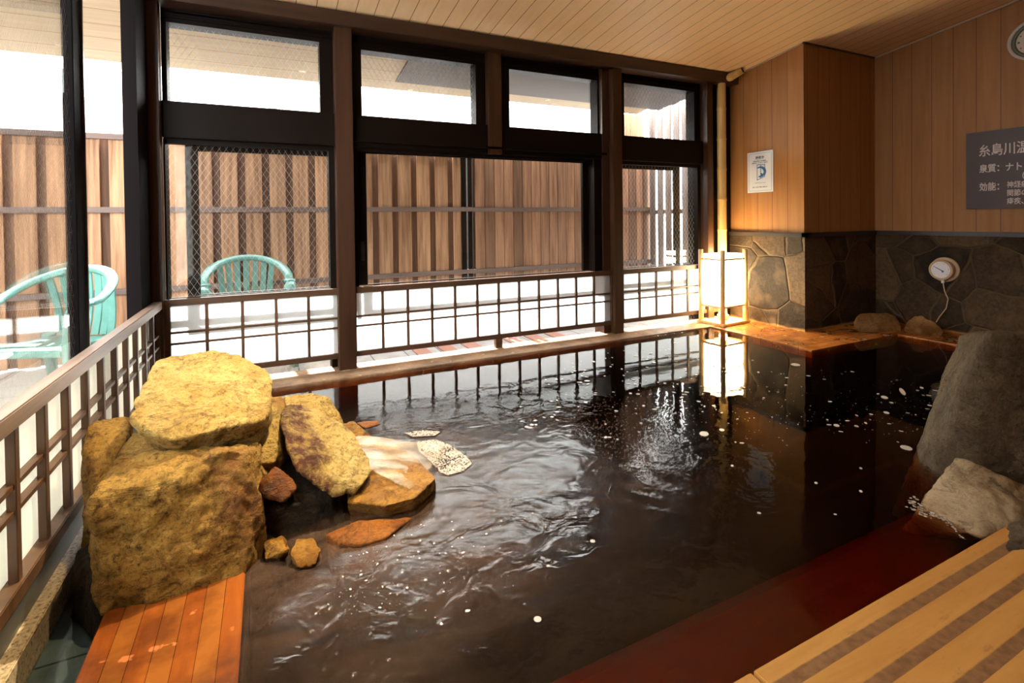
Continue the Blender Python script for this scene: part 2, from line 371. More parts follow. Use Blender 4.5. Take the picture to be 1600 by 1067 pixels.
def water():
    t = NT('dark_spring_water'); v = t.coords(); X = t.xyz()
    # ripples grow towards the inflow by the rocks (about x .5, y 2.1)
    dx = t.math('SUBTRACT', X[0], .55); dy = t.math('SUBTRACT', X[1], 1.95)
    d = t.math('SQRT', t.math('ADD', t.math('MULTIPLY', dx, dx), t.math('MULTIPLY', t.math('MULTIPLY', dy, dy), 1.6)))
    near = t.n('ShaderNodeMapRange', Value=d); near.interpolation_type = 'SMOOTHSTEP'
    for i, q in ((1, .3), (2, 1.9), (3, 1.0), (4, .05)): near.inputs[i].default_value = q
    n1 = t.n('ShaderNodeTexNoise', Vector=v, Scale=7.0, Detail=3.0, Roughness=.5, Distortion=.6)
    n2 = t.n('ShaderNodeTexNoise', Vector=t.coords((1, 1.4, 1)), Scale=26.0, Detail=3.0, Roughness=.55, Distortion=1.0)
    n3 = t.n('ShaderNodeTexNoise', Vector=v, Scale=2.2, Detail=1.0)
    h = t.math('ADD', t.math('MULTIPLY', n1.outputs[0], 1.0), t.math('MULTIPLY', n2.outputs[0], .07))
    h = t.math('ADD', t.math('MULTIPLY', h, near.outputs[0]), t.math('MULTIPLY', n3.outputs[0], .12))
    bp = t.bump(h, .42, .03)
    rough = t.math('MULTIPLY_ADD', t.math('POWER', near.outputs[0], 1.6), .22, .012)
    fr = t.n('ShaderNodeFresnel', IOR=t.ior(1.34), Normal=bp)
    tr = t.n('ShaderNodeBsdfTransparent', Color=(1, 1, 1, 1)); gl = t.n('ShaderNodeBsdfGlossy', Roughness=rough, Normal=bp)
    mx = t.n('ShaderNodeMixShader', Fac=fr.outputs[0]); t.l(tr.outputs[0], mx.inputs[1]); t.l(gl.outputs[0], mx.inputs[2])
    # brown haze painted around the inflow for the fence's blurred reflection
    cl = t.n('ShaderNodeTexNoise', Vector=t.coords((1, 2.2, 1)), Scale=3.0, Detail=5.0, Roughness=.6, Distortion=1.5)
    cf = t.math('MULTIPLY', t.math('MULTIPLY', t.math('SUBTRACT', near.outputs[0], .05), t.ramp(cl.outputs[0], [(.35, (.3,)*3), (.7, (1,)*3)])), .30)
    df = t.n('ShaderNodeBsdfDiffuse', Color=(.17, .098, .064, 1), Normal=bp)
    m2 = t.n('ShaderNodeMixShader', Fac=cf); t.l(mx.outputs[0], m2.inputs[1]); t.l(df.outputs[0], m2.inputs[2])
    vo = t.n('ShaderNodeVolumeAbsorption', Color=(.79, .42, .03, 1), Density=15.5)
    return t.end(m2, vo)
M['water'] = water()
def gutter_water():
    t = NT('thin_clear_water'); n1 = t.n('ShaderNodeTexNoise', Vector=t.coords(), Scale=6.0, Detail=2.0)
    bp = t.bump(n1.outputs[0], .12, .02); fr = t.n('ShaderNodeFresnel', IOR=t.ior(1.34), Normal=bp)
    tr = t.n('ShaderNodeBsdfTransparent', Color=(.85, .93, .95, 1)); gl = t.n('ShaderNodeBsdfGlossy', Roughness=.03, Normal=bp)
    mx = t.n('ShaderNodeMixShader', Fac=fr.outputs[0]); t.l(tr.outputs[0], mx.inputs[1]); t.l(gl.outputs[0], mx.inputs[2]); return t.end(mx)
M['gwater'] = gutter_water()
def foam(name, thr=.86, c=(.34, .28, .21), sc=110):
    t = NT(name)
    vd = t.n('ShaderNodeTexVoronoi', _feature='F1', Vector=t.coords(), Scale=float(sc))
    ns = t.n('ShaderNodeTexNoise', Vector=t.coords(), Scale=9.0, Detail=5.0)
    a = t.ramp(t.math('ADD', vd.outputs[0], t.math('MULTIPLY', ns.outputs[0], .9)), [(thr, (0, 0, 0)), (thr+.3, (1, 1, 1))])
    b = t.bsdf(c, .5, .4); tr = t.n('ShaderNodeBsdfTransparent')
    mx = t.n('ShaderNodeMixShader', Fac=a); t.l(tr.outputs[0], mx.inputs[1]); t.l(b.outputs[0], mx.inputs[2]); return t.end(mx)
M['foampatch'] = foam('bubbly_foam')
M['foam'] = plain('foam_speck', (.50, .44, .36), .4)
def silk():
    t = NT('silky_flow'); ns = t.n('ShaderNodeTexNoise', Vector=t.coords((1.2, 9, 9)), Scale=2.0, Detail=4.0, Distortion=.5)
    a = t.ramp(ns.outputs[0], [(.3, (.15,)*3), (.65, (.75,)*3)])
    b = t.bsdf((.30, .22, .13), .25, .5); tr = t.n('ShaderNodeBsdfTransparent')
    mx = t.n('ShaderNodeMixShader', Fac=a); t.l(tr.outputs[0], mx.inputs[1]); t.l(b.outputs[0], mx.inputs[2]); return t.end(mx)
M['silk'] = silk()
def emis(name, c, s, base=(.9, .8, .6)):
    t = NT(name); return t.end(t.bsdf(base, .6, .2, Emission__Color=c, Emission__Strength=s))
M['lampshade'] = emis('glowing_washi', (1, .82, .50), 34)
M['lens'] = emis('downlight_lens', (1, .85, .6), 12)
def chairmat():
    t = NT('aqua_resin'); ns = t.n('ShaderNodeTexNoise', Vector=t.coords(), Scale=14.0, Detail=3.0)
    return t.end(t.bsdf(t.ramp(ns.outputs[0], [(.3, (.085, .21, .185)), (.7, (.11, .265, .235))]), .3, .5))
M['chair'] = chairmat()

# ------------------------------------------------------------------ room shell
YW = 3.92          # inner face of the window wall
def struct(name, mb, mat, parent=None):
    o = mb.build(name, mat, parent)
    if not parent: o['kind'] = 'structure'
    return o
mb = MB()          # sloping ceiling slab
v = [mb.bm.verts.new(c) for c in ((-.82, 4.11, cz(4.11)), (5.85, 4.11, cz(4.11)), (5.85, -1.6, cz(-1.6)), (-.82, -1.6, cz(-1.6)),
                                  (-.82, 4.11, cz(4.11)+.1), (5.85, 4.11, cz(4.11)+.1), (5.85, -1.6, cz(-1.6)+.1), (-.82, -1.6, cz(-1.6)+.1))]
for f in ((0, 1, 2, 3), (7, 6, 5, 4), (0, 4, 5, 1), (1, 5, 6, 2), (2, 6, 7, 3), (3, 7, 4, 0)): mb.bm.faces.new([v[i] for i in f])
struct('ceiling', mb, M['ceiling'])
ZT = 3.5
def wedge_wall(name, x0, x1, y0, y1, z0, mat):
    "wall box whose top follows the sloping ceiling"
    m_ = MB(); b = [(x0, y0), (x1, y0), (x1, y1), (x0, y1)]
    lo = [m_.bm.verts.new((x, y, z0)) for x, y in b]; hi = [m_.bm.verts.new((x, y, cz(y)+.02)) for x, y in b]
    m_.bm.faces.new(lo[::-1]); m_.bm.faces.new(hi)
    for k in range(4): m_.bm.faces.new((lo[k], lo[(k+1) % 4], hi[(k+1) % 4], hi[k]))
    return struct(name, m_, mat)
wedge_wall('wall_east_panel', 4.575, 5.80, 3.115, 4.12, .94, [M['wally']])
o = bpy.data.objects['wall_east_panel']
# the face that looks along the pool needs boards across x
o.data.materials.append(M['wallx'])
for p in o.data.polygons:
    if abs(p.normal.y) > .9: p.material_index = 1
o = struct('wall_pillar_stone', MB().box(4.56, 5.80, 3.10, 4.10, -.7, .90), [M['stonex'], M['stoney']])
for p in o.data.polygons:
    if abs(p.normal.y) > .9: p.material_index = 1
wedge_wall('wall_gauge_panel', 5.71, 5.85, -1.5, 3.115, .94, M['wally'])
struct('wall_gauge_stone', MB().box(5.70, 5.85, -1.5, 3.10, -.7, .90), M['stonex'])
struct('wall_south', MB().box(-.82, 5.85, -1.6, -1.5, -.7, 3.42), M['wallx'])
struct('wall_west', MB().box(-.86, -.72, -1.5, .62, -.7, 3.42), M['wally'])
M['cap'] = plain('dark_cap', (.028, .020, .018), .35)
struct('trim_1', MB().box(4.535, 4.60, 3.075, 3.95, .90, .942, .004).box(4.535, 5.71, 3.075, 3.12, .90, .942, .004), M['cap'])
struct('trim_2', MB().box(5.675, 5.72, -1.5, 3.10, .90, .942, .004), M['cap'])
M['bead'] = plain('grey_bead', (.38, .32, .25), .5)
def slopebar(name, x0, x1, y0, y1, dz, mat):
    m_ = MB(); b = [(x0, y0), (x1, y0), (x1, y1), (x0, y1)]
    lo = [m_.bm.verts.new((x, y, cz(y)-dz)) for x, y in b]; hi = [m_.bm.verts.new((x, y, cz(y)+.01)) for x, y in b]
    m_.bm.faces.new(lo[::-1]); m_.bm.faces.new(hi)
    for k in range(4): m_.bm.faces.new((lo[k], lo[(k+1) % 4], hi[(k+1) % 4], hi[k]))
    return struct(name, m_, mat)
slopebar('trim_3', 4.56, 4.578, 3.10, 3.9, .012, M['bead'])
slopebar('trim_4', 5.695, 5.713, -1.5, 3.10, .012, M['bead'])
slopebar('trim_5', 4.56, 5.7, 3.10, 3.118, .012, M['cap'])

# posts and beams of the window wall
struct('trim_6', MB().box(-.80, 4.57, 3.84, 4.12, 2.52, 2.625, .004), M['beam'])          # head beam
struct('trim_7', MB().box(-.675, -.615, 3.885, 3.99, -.1, 2.53, .004), M['post'])          # corner post
struct('trim_8', MB().box(-.745, -.675, 3.60, 4.10, -.1, 2.66), M['black'])                # dark corner mullion
struct('trim_9', MB().box(.455, .578, 3.885, 4.10, -.1, 2.53, .004), M['post'])
struct('trim_10', MB().box(1.69, 1.812, 3.93, 4.10, 1.66, 2.53, .003), M['post'])
struct('trim_11', MB().box(2.945, 3.05, 3.885, 4.10, -.1, 2.53, .004).box(2.865, 2.945, 3.95, 4.10, -.1, 2.53), [M['post']])
struct('trim_12', MB().box(4.17, 4.255, 3.90, 4.05, -.1, 2.53, .004), M['post'])
struct('trim_13', MB().box(4.255, 4.575, 3.96, 4.12, -.1, 2.66), M['frame'])
struct('trim_14', MB().box(-.615, .455, 3.96, 4.14, 1.665, 1.905, .004).box(.578, 2.945, 3.96, 4.14, 1.665, 1.905, .004).box(3.05, 4.17, 3.96, 4.14, 1.665, 1.905, .004)
       .box(.578, 2.9, 3.93, 3.97, 1.70, 1.72), M['frame'])                                  # transom band

# transom windows
def window(n, x0, x1, gx0, gx1, z0, z1, gz0, gz1, y=4.06, pane='wire'):
    r = empty('window_%d' % n, ((x0+x1)/2, y, z0)); r['kind'] = 'structure'
    cx, cz0 = (x0+x1)/2, z0
    def L(a, b, y0, y1, c, d): return (a-cx, b-cx, y0-y, y1-y, c-cz0, d-cz0)
    f = MB()
    f.box(*L(x0, gx0, y-.06, y+.06, z0, z1)).box(*L(gx1, x1, y-.06, y+.06, z0, z1))
    f.box(*L(gx0, gx1, y-.06, y+.06, gz1, z1)).box(*L(gx0, gx1, y-.06, y+.06, z0, gz0))
    for k in range(1, 4):                                                                     # stepped moulding over the pane
        f.box(*L(x0+.01*k, x1-.01*k, y-.075+.006*k, y-.06, gz1+.012+.018*k, gz1+.020+.018*k))
    f.build('window_frame', M['frame'], r)
    MB().box(*L(gx0-.005, gx1+.005, y-.003, y+.003, gz0-.005, gz1+.005)).build('pane', M[pane], r)
    return r
window(1, -.615, .455, -.585, .362, 1.905, 2.52, 1.908, 2.43)
window(2, .578, 1.69, .662, 1.602, 1.905, 2.52, 1.908, 2.415)
window(3, 1.812, 2.865, 1.917, 2.847, 1.905, 2.52, 1.908, 2.415, pane='glass')
window(4, 3.05, 4.17, 3.165, 4.088, 1.905, 2.52, 1.908, 2.43)
# lower windows: a wired pane in front of a sliding sash behind
def lower(n, x0, x1, gx0, gx1, sx0, sx1, st0, st1):
    r = empty('window_%d' % n, ((x0+x1)/2, 4.06, .6)); r['kind'] = 'structure'; c = (x0+x1)/2
    def B(m_, a, b, y0, y1, z0, z1): m_.box(a-c, b-c, y0-4.06, y1-4.06, z0-.6, z1-.6)
    f = MB()
    B(f, x0, gx0, 4.0, 4.14, -.1, 1.665); B(f, gx1, x1, 4.0, 4.14, -.1, 1.665); B(f, gx0, gx1, 4.0, 4.05, 1.63, 1.665)
    B(f, gx0, gx1, 4.045, 4.075, .590, .598)
    f.build('window_frame', M['frame'], r)
    g = MB(); B(g, gx0, gx1, 4.057, 4.063, .598, 1.64); B(g, gx0, gx1, 4.057, 4.063, -.08, .59); g.build('pane', M['wire'], r)
    s = MB(); B(s, st0, st1, 4.09, 4.12, .6, 1.66); B(s, sx0, sx1, 4.09, 4.12, 1.60, 1.66); B(s, sx0, sx1, 4.09, 4.12, .60, .606)
    s.build('sliding_sash', M['frame'], r)
    return r
lower(5, -.615, .455, -.605, .415, -.50, .43, -.505, -.43)
lower(6, 3.05, 4.17, 3.09, 4.13, 3.06, 3.96, 3.89, 3.96)
# middle window: a wide sash slid across a clear opening, handles on its stiles
r = empty('window_7', (1.7, 4.09, .6)); r['kind'] = 'structure'
f = MB(); f.box(-1.12, -1.085, -.12, .03, 0, 1.07).box(1.08, 1.165, -.12, .03, 0, 1.07).box(-1.085, 1.08, -.12, .03, 1.06, 1.07).box(-1.085, 1.08, -.1, -.085, 1.035, 1.06)
f.build('window_frame', M['frame'], r)
s = MB().box(-1.07, -1.0, -.015, .02, 0, 1.06, .003).box(1.02, 1.09, -.015, .02, 0, 1.06, .003).box(-1.0, 1.02, -.015, .02, .995+.04, 1.06, .003).box(-1.0, 1.02, -.015, .02, -.003, .004)
s.build('sliding_sash', M['frame'], r)
MB().box(-1.0, 1.02, 0, .004, .012, 1.035).build('pane', M['glass'], r)
MB().box(1.09, 1.14, .022, .028, .0, 1.02).build('pane', M['wire'], r)
MB().box(-1.052, -1.024, -.021, -.014, .19, .34, .003).box(-1.046, -1.03, -.024, -.020, .21, .32, .002).build('sash_handle', M['blackplastic'], r)
MB().box(1.10, 1.125, -.03, -.012, .16, .25, .005).tube([(1.112, -.03, .22), (1.10, -.05, .18), (1.112, -.035, .12), (1.118, -.02, .08)], .008, 8).build('latch', M['blackplastic'], r)
struct('trim_15', MB().box(.578, 2.945, 3.955, 3.968, .575, .597, .002).box(3.05, 4.17, 3.955, 3.968, .575, .60, .002).box(-.615, .455, 3.955, 3.968, .575, .60, .002), plain('pale_metal_sill', (.55, .56, .57), .3, .5, .6))

# ------------------------------------------------------------------ shoji panels
def shoji(name, x0, x1, edges, label):
    "x0..x1 outer frame, edges = paper start, muntin centres, paper end"
    r = empty(name, ((x0+x1)/2, YW, .086)); c = (x0+x1)/2
    tag(r, label, 'shoji panel', 'shoji panels below the windows')
    a, b = edges[0]-c, edges[-1]-c; z = -.086
    fr = MB().box(x0-c, a, 0, .035, 0, .519, .002).box(b, x1-c, 0, .035, 0, .519, .002).box(a, b, 0, .035, .476, .519, .002).box(a, b, 0, .035, 0, .038, .002)
    fr.build('frame', M['railx'], r)
    la = MB()
    for e_ in edges[1:-1]: la.box(e_-c-.010, e_-c+.010, .003, .022, .038, .476)
    la.box(a, b, .006, .025, .292, .306).box(a, b, .006, .025, .219, .233)
    la.build('lattice', M['lattice'], r)
    MB().box(a-.003, b+.003, .026, .029, .035, .48).build('paper', M['paper'], r)
    return r
shoji('shoji_screen', -.615, .49, [-.583, -.38, -.169, .041, .253, .452], 'five-cell white shoji panel below the wired window behind the rock stack')
cells = [.587]+[.587+.1955*k for k in range(1, 12)]+[2.933]
shoji('shoji_screen', .55, 2.972, cells, 'widest white shoji panel, twelve cells, below the open middle window')
shoji('shoji_screen', 3.0, 4.33, [3.08, 3.277, 3.49, 3.70, 3.91, 4.12, 4.30], 'white shoji panel partly hidden behind the glowing lantern')
struct('trim_16', MB().box(1.73, 1.79, 3.93, 3.97, 0, .09), M['railx'])
# shoji fence on the left of the pool
r = empty('shoji_fence', (-.65, 2.3, .05)); tag(r, 'long dark wood rail with white shoji panes running towards the corner post', 'fence')
y0, y1 = .65-2.3, 3.90-2.3
t_ = MB().box(-.02, .03, y0, y1, .50, .553, .004).build('top_rail', M['rail'], r, label='worn grey-brown flat top rail')
MB().box(-.022, .028, y0, y1, .028, .072, .003).build('bottom_rail', M['lattice'], r)
st = MB(); yy = .82
while yy < 3.9:
    st.box(-.005, .018, yy-2.3-.013, yy-2.3+.013, .07, .502, .002); yy += .2045
st.box(-.012, .012, y0, y1, .328, .342).box(-.012, .012, y0, y1, .255, .269)
st.build('lattice', M['lattice'], r)
MB().box(-.016, -.013, y0, y1, .07, .502).build('paper', M['paperside'], r)
MB().box(-.03, .02, y0, y1, -.05, .028).build('sill', plain('dull_metal_sill', (.14, .15, .16), .35, .5, .7), r)

# sliding glass door beyond the fence
r = empty('door_1', (-.76, 2.0, -.05)); r['kind'] = 'structure'
MB().box(-.02, .02, .77, .88, 0, 2.66, .003).box(-.02, .02, -1.35, -1.25, 0, 2.66, .003).box(-.02, .02, -1.25, .77, 2.5, 2.66).box(-.02, .02, -1.25, .77, 0, .1).build('door_frame', M['black'], r)
MB().box(-.003, .003, -1.25, .77, .1, 2.5).build('pane', M['wirex'], r)
MB().box(.018, .03, .865, .875, 0, 2.66).build('edge_strip', M['chrome'], r)
struct('trim_17', MB().box(-.82, -.70, .6, 3.6, 2.62, 3.2), M['frame'])

# ------------------------------------------------------------------ floors, decks, pool
struct('floor_1', MB().box(-.72, -.59, -1.5, 3.9, -.15, 0.0, .003), M['granite'])
struct('floor_2', MB().box(-.59, -.437, -1.5, 4.05, -.22, -.10), M['slate'])
tag(MB().box(-.59, -.437, -1.5, 4.05, -.10, -.088).build('gutter_water', M['gwater']), 'thin clear water over dark slate tiles between granite curb and orange planks', 'water', kind='stuff')
struct('floor_3', MB().box(-.437, 5.8, -1.5, 4.1, -.85, -.62), M['basin'])
bn = MB(); prof = [(.80, -.14), (1.06, -.15), (1.16, -.17), (1.26, -.24), (1.36, -.38), (1.50, -.62), (.80, -.62)]   # underwater bench with a worn edge
A_ = [bn.bm.verts.new((-.08, y, z)) for y, z in prof]; B_ = [bn.bm.verts.new((5.2, y, z)) for y, z in prof]
bn.bm.faces.new(A_); bn.bm.faces.new(B_[::-1])
for k in range(len(prof)): bn.bm.faces.new((A_[k], A_[(k+1) % len(prof)], B_[(k+1) % len(prof)], B_[k]))
struct('floor_4', bn, M['basin'])
tag(MB().box(-.437, -.083, -1.0, 3.69, -.10, .003, .004).build('wooden_deck', M['decky']), 'wet glossy orange plank deck under the big rock stack', 'deck', 'plank edges around the pool')
struct('wall_basin_west', MB().box(-.437, -.09, -1.0, 3.69, -.62, -.10), M['basin'])
tag(MB().box(-.437, 4.56, 3.69, 4.035, -.06, .006, .004).build('wooden_deck', M['deckx']), 'narrow worn brown plank ledge below the window shoji panels', 'deck', 'plank edges around the pool')
struct('wall_basin_north', MB().box(-.437, 4.56, 3.70, 4.03, -.62, -.06), M['basin'])
tag(MB().prism([(3.975, 3.69), (3.975, 2.645), (5.20, 2.645), (5.20, .85), (5.70, .85), (5.70, 3.10), (4.56, 3.10), (4.56, 3.69)], -.06, .005).build('wooden_deck', M['deckr']),
    'orange wet plank corner in front of the stone pillar and lantern', 'deck', 'plank edges around the pool')
struct('wall_basin_east', MB().prism([(3.98, 3.69), (3.98, 2.65), (5.21, 2.65), (5.21, .85), (5.70, .85), (5.70, 3.10), (4.56, 3.10), (4.56, 3.69)], -.62, -.06), M['basin'])
dk = MB().box(-.06, 1.028, -1.48, .84, -.06, .006, .004).box(1.036, 5.69, -1.48, .84, -.06, .006, .004)
tag(dk.build('wooden_deck', M['deckf']), 'broad tan plank deck with dark stripes beside the tilted pale rock', 'deck', 'plank edges around the pool')
struct('wall_basin_south', MB().box(-.06, 5.69, -1.4, .83, -.62, -.06), M['basin'])
wp = [(-.083, .84), (5.2, .84), (5.2, 2.645), (3.975, 2.645), (3.975, 3.69), (-.083, 3.69)]
tag(MB().prism(wp, -.60, -.002).build('pool_water', M['water']), 'dark brown hot spring water filling the pool, rippled near the rocks', 'water')

# ------------------------------------------------------------------ outside
struct('ground', MB().box(-6, 7, 4.14, 9, -.3, -.1).box(-6, -.86, -2, 4.14, -.3, -.1), M['terrace'])
tb = MB()
for k, x in enumerate((1.18, 1.42, 1.66, 2.10, 2.34, 2.58)):
    tb.box(x, x+.13, 4.3, 4.62, -.1, -.088)
tag(tb.build('paving_strip', M['tileb']), 'brown tiles set in the bright ground seen through the gap below shoji', 'paving', kind='stuff')
# soffit of the eave, continuing the ceiling slope
def soff(name, x0, x1, y0, y1, mat, parent, dz=0):
    m_ = MB(); b = [(x0, y0), (x1, y0), (x1, y1), (x0, y1)]
    lo = [m_.bm.verts.new((x, y, cz(y)-dz)) for x, y in b]; hi = [m_.bm.verts.new((x, y, cz(y)+.05)) for x, y in b]
    m_.bm.faces.new(lo[::-1]); m_.bm.faces.new(hi)
    for k in range(4): m_.bm.faces.new((lo[k], lo[(k+1) % 4], hi[(k+1) % 4], hi[k]))
    return m_.build(name, mat, parent)
r = empty('eave', (0, 0, 0)); tag(r, 'boarded eave soffit sloping out over the terrace, stepped boards toned as shade past the middle', 'eave')
soff('soffit', -5, 1.15, 4.12, 5.21, M['soffit'], r); soff('soffit', -3.3, -.80, 2.6, 4.12, M['soffit'], r)
soff('edge_board', 1.15, 4.33, 4.99, 5.21, M['soffit'], r)
soff('shade_toned_board', 1.15, 4.50, 4.78, 4.99, M['shadeboard'], r, .008)
soff('shade_toned_board', 1.15, 4.52, 4.56, 4.78, M['shadeboard'], r, .016)
soff('shade_toned_board', 1.15, 4.75, 4.12, 4.56, M['shadeboard'], r, .024)
# board fence across the terrace
FY = 5.5
r = empty('board_fence', (0, FY, -.1)); tag(r, 'tall brown board fence with grey rails standing behind the terrace chairs', 'fence')
f = MB(); x = -4.83+.03
top = 1.96
f2 = MB()
while x < 1.98:
    f.box(x, x+.143, -.02, 0, .02, top, .002); x += .2095
x = -4.9
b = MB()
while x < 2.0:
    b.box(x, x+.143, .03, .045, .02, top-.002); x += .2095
xx = 2.17
while xx < 4.75:
    f2.box(xx, xx+.119, -.02, 0, .02, top+.06, .002); xx += .124
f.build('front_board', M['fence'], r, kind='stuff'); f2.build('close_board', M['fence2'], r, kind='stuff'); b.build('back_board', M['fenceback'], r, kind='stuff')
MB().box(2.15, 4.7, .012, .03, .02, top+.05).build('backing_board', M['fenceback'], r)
for z, x1 in ((.585, 4.75), (1.30, 4.75), (1.935, 2.0)):
    MB().box(-4.9, 2.13, -.055, -.02, z, z+.05, .003).build('rail', M['fencerail'], r)
    if x1 > 3: MB().box(2.13, x1, -.055, -.02, z-.005, z+.045, .003).build('rail', M['fencerail'], r)
MB().box(1.995, 2.05, -.05, .05, 0, 2.3).box(2.075, 2.13, -.03, .05, 0, 2.3).build('post', M['frame'], r)
for x in (-2.3, -.2): MB().box(x, x+.05, .06, .11, 0, top).build('post', M['frame'], r)
# taller boards in the return corner
r = empty('side_fence', (4.75, 4.8, -.1)); tag(r, 'slatted side fence toned grey as skylit with gaps beyond the lantern window', 'fence')
f = MB(); y = -.65
while y < .7:
    f.box(-.01, .012, y, y+.105, 0, 2.9, .002); y += .15
f.build('slat', M['fencey'], r, kind='stuff')
MB().box(.012, .045, -.65, .7, 1.25, 1.31).build('rail', M['fencerail'], r); MB().box(.012, .045, -.65, .7, 2.12, 2.18).build('rail', M['fencerail'], r)
r = empty('corner_fence', (4.3, 5.52, -.1)); tag(r, 'taller tan boards rising above the fence at the terrace corner', 'fence')
f = MB()
for k in range(5): f.box(-.12+k*.115, -.02+k*.115, .03, .05, 0, 2.62)
f.build('board', M['fence'], r, kind='stuff')
struct('wall_terrace_added_unseen', MB().box(-3.35, -3.2, -1.6, 5.4, -.2, 2.1), M['fencey'])  # unseen wall added to keep open sky off the dark corner mullion
# white siding far beyond the fence
r = empty('neighbouring_wall', (0, 8.2, -.1)); tag(r, 'bright white panelled wall with faint vertical joints rising behind the fence', 'wall')
f = MB(); x = -7
while x < 6: f.box(x, x+.78, -.02, 0, 0, 3.2); x += .8
f.build('siding', M['siding'], r); 
tag(MB().tube([(.06, 5.62, -.1), (.06, 5.62, 2.44)], .045, 12).build('downpipe', M['pipe']), 'slim grey-green downpipe running up behind the fence to the eave', 'pipe')

# ------------------------------------------------------------------ terrace chairs
def make_chair():
    r = empty('garden_chair'); W = .29
    # seat: a dished slab
    s = MB(); n = 10; g = []
    for i in range(n+1):
        row = []
        for j in range(n+1):
            u, v_ = i/n*2-1, j/n
            x_ = u*.235*(1-.08*v_); y_ = -.24+v_*.46; z_ = .405-.018*(1-u*u)*math.sin(PI*min(1, v_*1.1)) - (.03*(1-v_/.12)**2 if v_ < .12 else 0) - .02*v_
            row.append(s.bm.verts.new((x_, y_, z_)))
        g.append(row)
    for i in range(n):
        for j in range(n): f = s.bm.faces.new((g[i][j], g[i+1][j], g[i+1][j+1], g[i][j+1])); f.smooth = True
    o = s.build('seat', M['chair'], r); so = o.modifiers.new('s', 'SOLIDIFY'); so.thickness = .022
    MB().box(-.235, .235, -.25, -.228, .36, .40, .008).build('seat_front_lip', M['chair'], r)
    # the arched top rail that sweeps down into the arms
    def arc(t):      # t 0..1 from one arm end round the back to the other
        a = PI*(t-.5)*1.25
        x_ = .29*math.sin(a)*(1.0 if abs(a) < PI/2 else 1); y_ = .27*math.cos(a)-.03
        z_ = .64+.17*max(0, math.cos(a*.92))**1.1
        return Vector((x_, y_, z_))
    pts = [Vector((-.285, -.20, .63)), Vector((-.295, -.14, .64))]+[arc(k/24) for k in range(25)]+[Vector((.295, -.14, .64)), Vector((.285, -.20, .63))]
    MB().tube(pts, .020, 10, flat=1.6).build('top_rail', M['chair'], r)
    for k in range(7):
        q = -.72+k*.24; a = q
        p1 = Vector((.29*math.sin(a)*.97, .27*math.cos(a)-.03, .64+.17*max(0, math.cos(a*.92))**1.1-.01))
        p0 = Vector((.21*math.sin(a)*1.1, .215, .39)); pm = (p0+p1)/2+Vector((0, .02, -.02))
        m_ = MB(); P3 = [p0, p0.lerp(pm, .5)+Vector((0, .005, 0)), pm, pm.lerp(p1, .5)+Vector((0, .004, 0)), p1]
        rings = []
        for p in P3: rings.append([m_.bm.verts.new(p+Vector((sx*.021, sy*.006, 0))) for sx, sy in ((-1, -1), (1, -1), (1, 1), (-1, 1))])
        for A, B in zip(rings, rings[1:]):
            for j in range(4): m_.bm.faces.new((A[j], A[(j+1) % 4], B[(j+1) % 4], B[j]))
        m_.bm.faces.new(rings[0][::-1]); m_.bm.faces.new(rings[-1]); m_.build('back_slat', M['chair'], r)
    for sx in (-1, 1):
        m_ = MB(); m_.tube([(sx*.285, -.205, .63), (sx*.275, -.225, .60), (sx*.265, -.235, .42), (sx*.29, -.265, 0)], [.024, .030, .032, .022], 8, flat=1.5); m_.build('leg', M['chair'], r)
        m_ = MB(); m_.tube([(sx*.22, .20, .40), (sx*.255, .27, 0)], [.032, .022], 8, flat=1.3); m_.build('leg', M['chair'], r)
    return r
c1 = make_chair(); c1.location = (-.165, 4.83, -.1); c1.rotation_euler.z = math.radians(4); c1.scale = (1.1,)*3
tag(c1, 'aqua plastic garden chair seen through the wired window above the rock stack', 'chair', 'aqua plastic terrace chairs')
c2 = copy_tree(c1); c2.location = (-1.26, 4.28, -.1); c2.rotation_euler.z = math.radians(-24)
tag(c2, 'aqua plastic garden chair in the open doorway beside the sliding glass door', 'chair', 'aqua plastic terrace chairs')

# ------------------------------------------------------------------ lantern
F0 = Vector((4.064, 3.615)); ang = math.radians(5); s1, s2 = .40, .30
u = Vector((math.cos(ang), math.sin(ang))); v_ = Vector((-math.sin(ang), math.cos(ang)))
cc = F0+u*s1/2+v_*s2/2
r = empty('floor_lantern', (cc.x, cc.y, .006), ang); tag(r, 'glowing square paper lantern with light bamboo posts on the plank corner', 'lantern')
hx, hy = s1/2, s2/2
MB().box(-hx-.015, hx+.015, -hy-.015, hy+.015, 0, .028, .004).build('base', M['bamboolight'], r)
for sx in (-1, 1):
    for sy in (-1, 1):
        rr_ = .024
        MB().tube([(sx*(hx-.02), sy*(hy-.02), .028), (sx*(hx-.02), sy*(hy-.02), .40), (sx*(hx-.02), sy*(hy-.02), .403), (sx*(hx-.02), sy*(hy-.02), .76)], [rr_, rr_, rr_+.0015, rr_], 14).build('post', M['bamboolight'], r)
for z in (.175, .655):
    m_ = MB()
    for sy in (-1, 1): m_.box(-hx+.04, hx-.04, sy*(hy-.02)-.009, sy*(hy-.02)+.009, z, z+.018)
    for sx in (-1, 1): m_.box(sx*(hx-.02)-.009, sx*(hx-.02)+.009, -hy+.04, hy-.04, z, z+.018)
    m_.build('crossbar', M['bamboolight'], r)
m_ = MB()
for sy in (-1, 1): m_.box(-hx+.035, hx-.035, sy*(hy-.03)-.001, sy*(hy-.03)+.001, .19, .715)
for sx in (-1, 1): m_.box(sx*(hx-.03)-.001, sx*(hx-.03)+.001, -hy+.035, hy-.035, .19, .715)
m_.build('paper_shade', M['lampshade'], r, label='glowing warm white paper shade')
MB().box(-.05, .05, -.05, .05, .028, .10, .02).build('bulb_socket', M['cream'], r)
lamp('lantern_glow', 'POINT', (cc.x, cc.y, .14), 5, (1, .78, .45), shadow_soft_size=.04)

